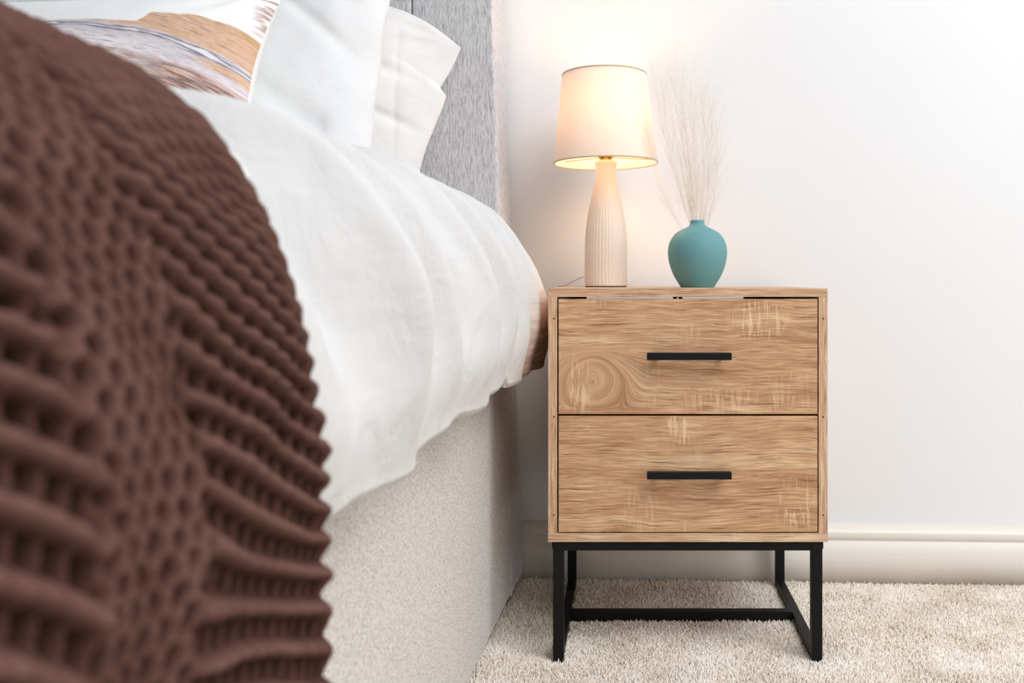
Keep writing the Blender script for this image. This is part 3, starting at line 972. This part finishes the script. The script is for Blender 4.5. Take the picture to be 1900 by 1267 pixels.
# the far edge swells where each rib ends
Y_ = S + 0.0035 * np.abs(np.cos(np.pi * (fr - 0.35))) * smoothstep(TH1 - 0.03, TH1, S) * smoothstep(0.45, 0.75, tau) + 0.006 * noise2(TT * 9, TT * 0 + 4)
P = np.stack([X_, Y_, Z_], -1)
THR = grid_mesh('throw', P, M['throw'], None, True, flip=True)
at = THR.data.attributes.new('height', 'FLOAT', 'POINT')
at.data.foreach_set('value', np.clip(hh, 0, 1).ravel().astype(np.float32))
sm = THR.modifiers.new('thickness', 'SOLIDIFY')
sm.thickness = 0.006
sm.offset = -1.0
tag(THR, 'chunky dark brown knitted throw laid across the foot of the white duvet', 'throw')


# ------------------------------------------------------------------ pillows and cushion
def pillow(name, w, h, d, mat, loc, tilt, rz=0, roll=0, pinch=0.06, wr=0.006, seed=0, right=None, n=170, power=2.4, mat_back=None, sag=0.0, creases=()):
    """w across (x), h up (z), d thick (y); the face looks towards -y. right: [(share of height -1..1, shift)] outline of the right end"""
    a = np.linspace(-1, 1, n)
    A, B = np.meshgrid(a, a, indexing='ij')
    ca = np.sin(A * np.pi / 2)
    cb = np.sin(B * np.pi / 2)
    x = ca * w / 2 * (1 - pinch * (1 - cb ** 2))
    z = cb * h / 2 * (1 - pinch * (1 - ca ** 2))
    if right is not None:
        r = np.array(right)
        x = x + np.interp(cb, r[:, 0], r[:, 1]) * smoothstep(0.35, 1.0, ca)
    z = z + sag * np.clip((ca - 0.45) / 0.55, 0, 1) ** 2 * smoothstep(-0.2, 1.0, cb)
    th = d / 2 * (np.clip(1 - np.abs(ca) ** power, 0, 1) * np.clip(1 - np.abs(cb) ** power, 0, 1)) ** 0.55
    wrk = wr * fbm(x * 9 + seed, z * 7 + seed * 2, 3) * np.clip(1.4 - th / (d / 2), 0.25, 1)
    for (x0, z0, x1, z1, dep, wd) in creases:
        L2 = (x1 - x0) ** 2 + (z1 - z0) ** 2
        u = np.clip(((x - x0) * (x1 - x0) + (z - z0) * (z1 - z0)) / L2, 0, 1)
        dd_ = np.hypot(x - x0 - u * (x1 - x0), z - z0 - u * (z1 - z0))
        wrk = wrk - dep * np.exp(-(dd_ / wd) ** 2)
    rad = np.hypot(ca - 1, cb - 1)
    wrk = wrk + wr * 0.5 * np.sin(np.arctan2(1.02 - cb, 1.02 - ca) * 16 + seed) * np.exp(-(rad / 0.6) ** 2) * smoothstep(0.05, 0.3, rad)
    edge = np.minimum(1, 6 * (1 - np.maximum(np.abs(ca), np.abs(cb))))
    wav = wr * 1.3 * fbm(x * 11 + 9 + seed, z * 11, 2)
    F = np.stack([x, -th - wrk * edge + wav * (1 - edge) - 0.0006 * edge, z], -1)
    Bk = np.stack([x, th + wrk * edge * 0.6 + wav * (1 - edge) + 0.0006 * edge, z], -1)
    N = n * n
    V = np.concatenate([F.reshape(-1, 3), Bk.reshape(-1, 3)])
    idx = np.arange(N).reshape(n, n)
    qf = np.stack([idx[:-1, :-1], idx[1:, :-1], idx[1:, 1:], idx[:-1, 1:]], -1).reshape(-1, 4)
    qb = qf[:, ::-1] + N
    o = poly_mesh(name, V, np.concatenate([qf, qb]), mat)
    if mat_back:
        o.data.materials.append(mat_back)
        mi = np.zeros(len(o.data.polygons), dtype=np.int32)
        mi[len(qf):] = 1
        o.data.polygons.foreach_set('material_index', mi)
    bm = bmesh.new()
    bm.from_mesh(o.data)
    bmesh.ops.remove_doubles(bm, verts=bm.verts, dist=0.00005)
    bm.to_mesh(o.data)
    bm.free()
    o.data.polygons.foreach_set('use_smooth', [True] * len(o.data.polygons))
    o.location = loc
    o.rotation_euler = (R(-tilt), R(roll), R(rz))
    return o


# back pillow, its open flap end towards the cabinet
pb = pillow('pillow', 0.72, 0.46, 0.13, M['pillow_back'], (-0.690, 1.416, 0.790), 10, 0, 0, 0.03, 0.007, 3,
            right=[(-1, -0.03), (-0.6, -0.040), (-0.3, -0.052), (0.0, -0.033), (0.3, -0.020), (0.48, -0.016), (0.60, -0.028), (0.8, -0.016), (1, -0.004)], sag=-0.09,
            creases=[(.268, -.26, .262, .16, .0014, .004), (.18, .035, .33, -.02, .005, .008), (.20, .10, .30, .075, .006, .012), (.22, -.09, .31, -.13, .004, .010)])
tag(pb, 'white pillow with a floppy wavy open end against the grey headboard', 'pillow', 'white bed pillows')
pf = pillow('pillow', 0.70, 0.50, 0.17, M['pillow_front'], (-0.752, 1.262, 0.850), 14, 0, 2, 0.03, 0.011, 11, power=3.0,
            creases=[(.20, .10, .31, .02, .006, .010), (.22, .15, .32, .09, .006, .014), (.10, .02, .28, -.10, .005, .018), (-.05, .08, .12, .16, .006, .02), (.05, -.12, .26, -.16, .005, .014)])
tag(pf, 'plump white pillow standing directly behind the printed cushion', 'pillow', 'white bed pillows')
cu = pillow('cushion', 0.50, 0.30, 0.17, M['cushion'], (-0.735, 1.085, 0.770), 16, -4, 0, 0.10, 0.003, 5, mat_back=M['cushion_back'])
tag(cu, 'cushion printed with ochre, white and indigo brush strokes in front of the pillows', 'cushion')
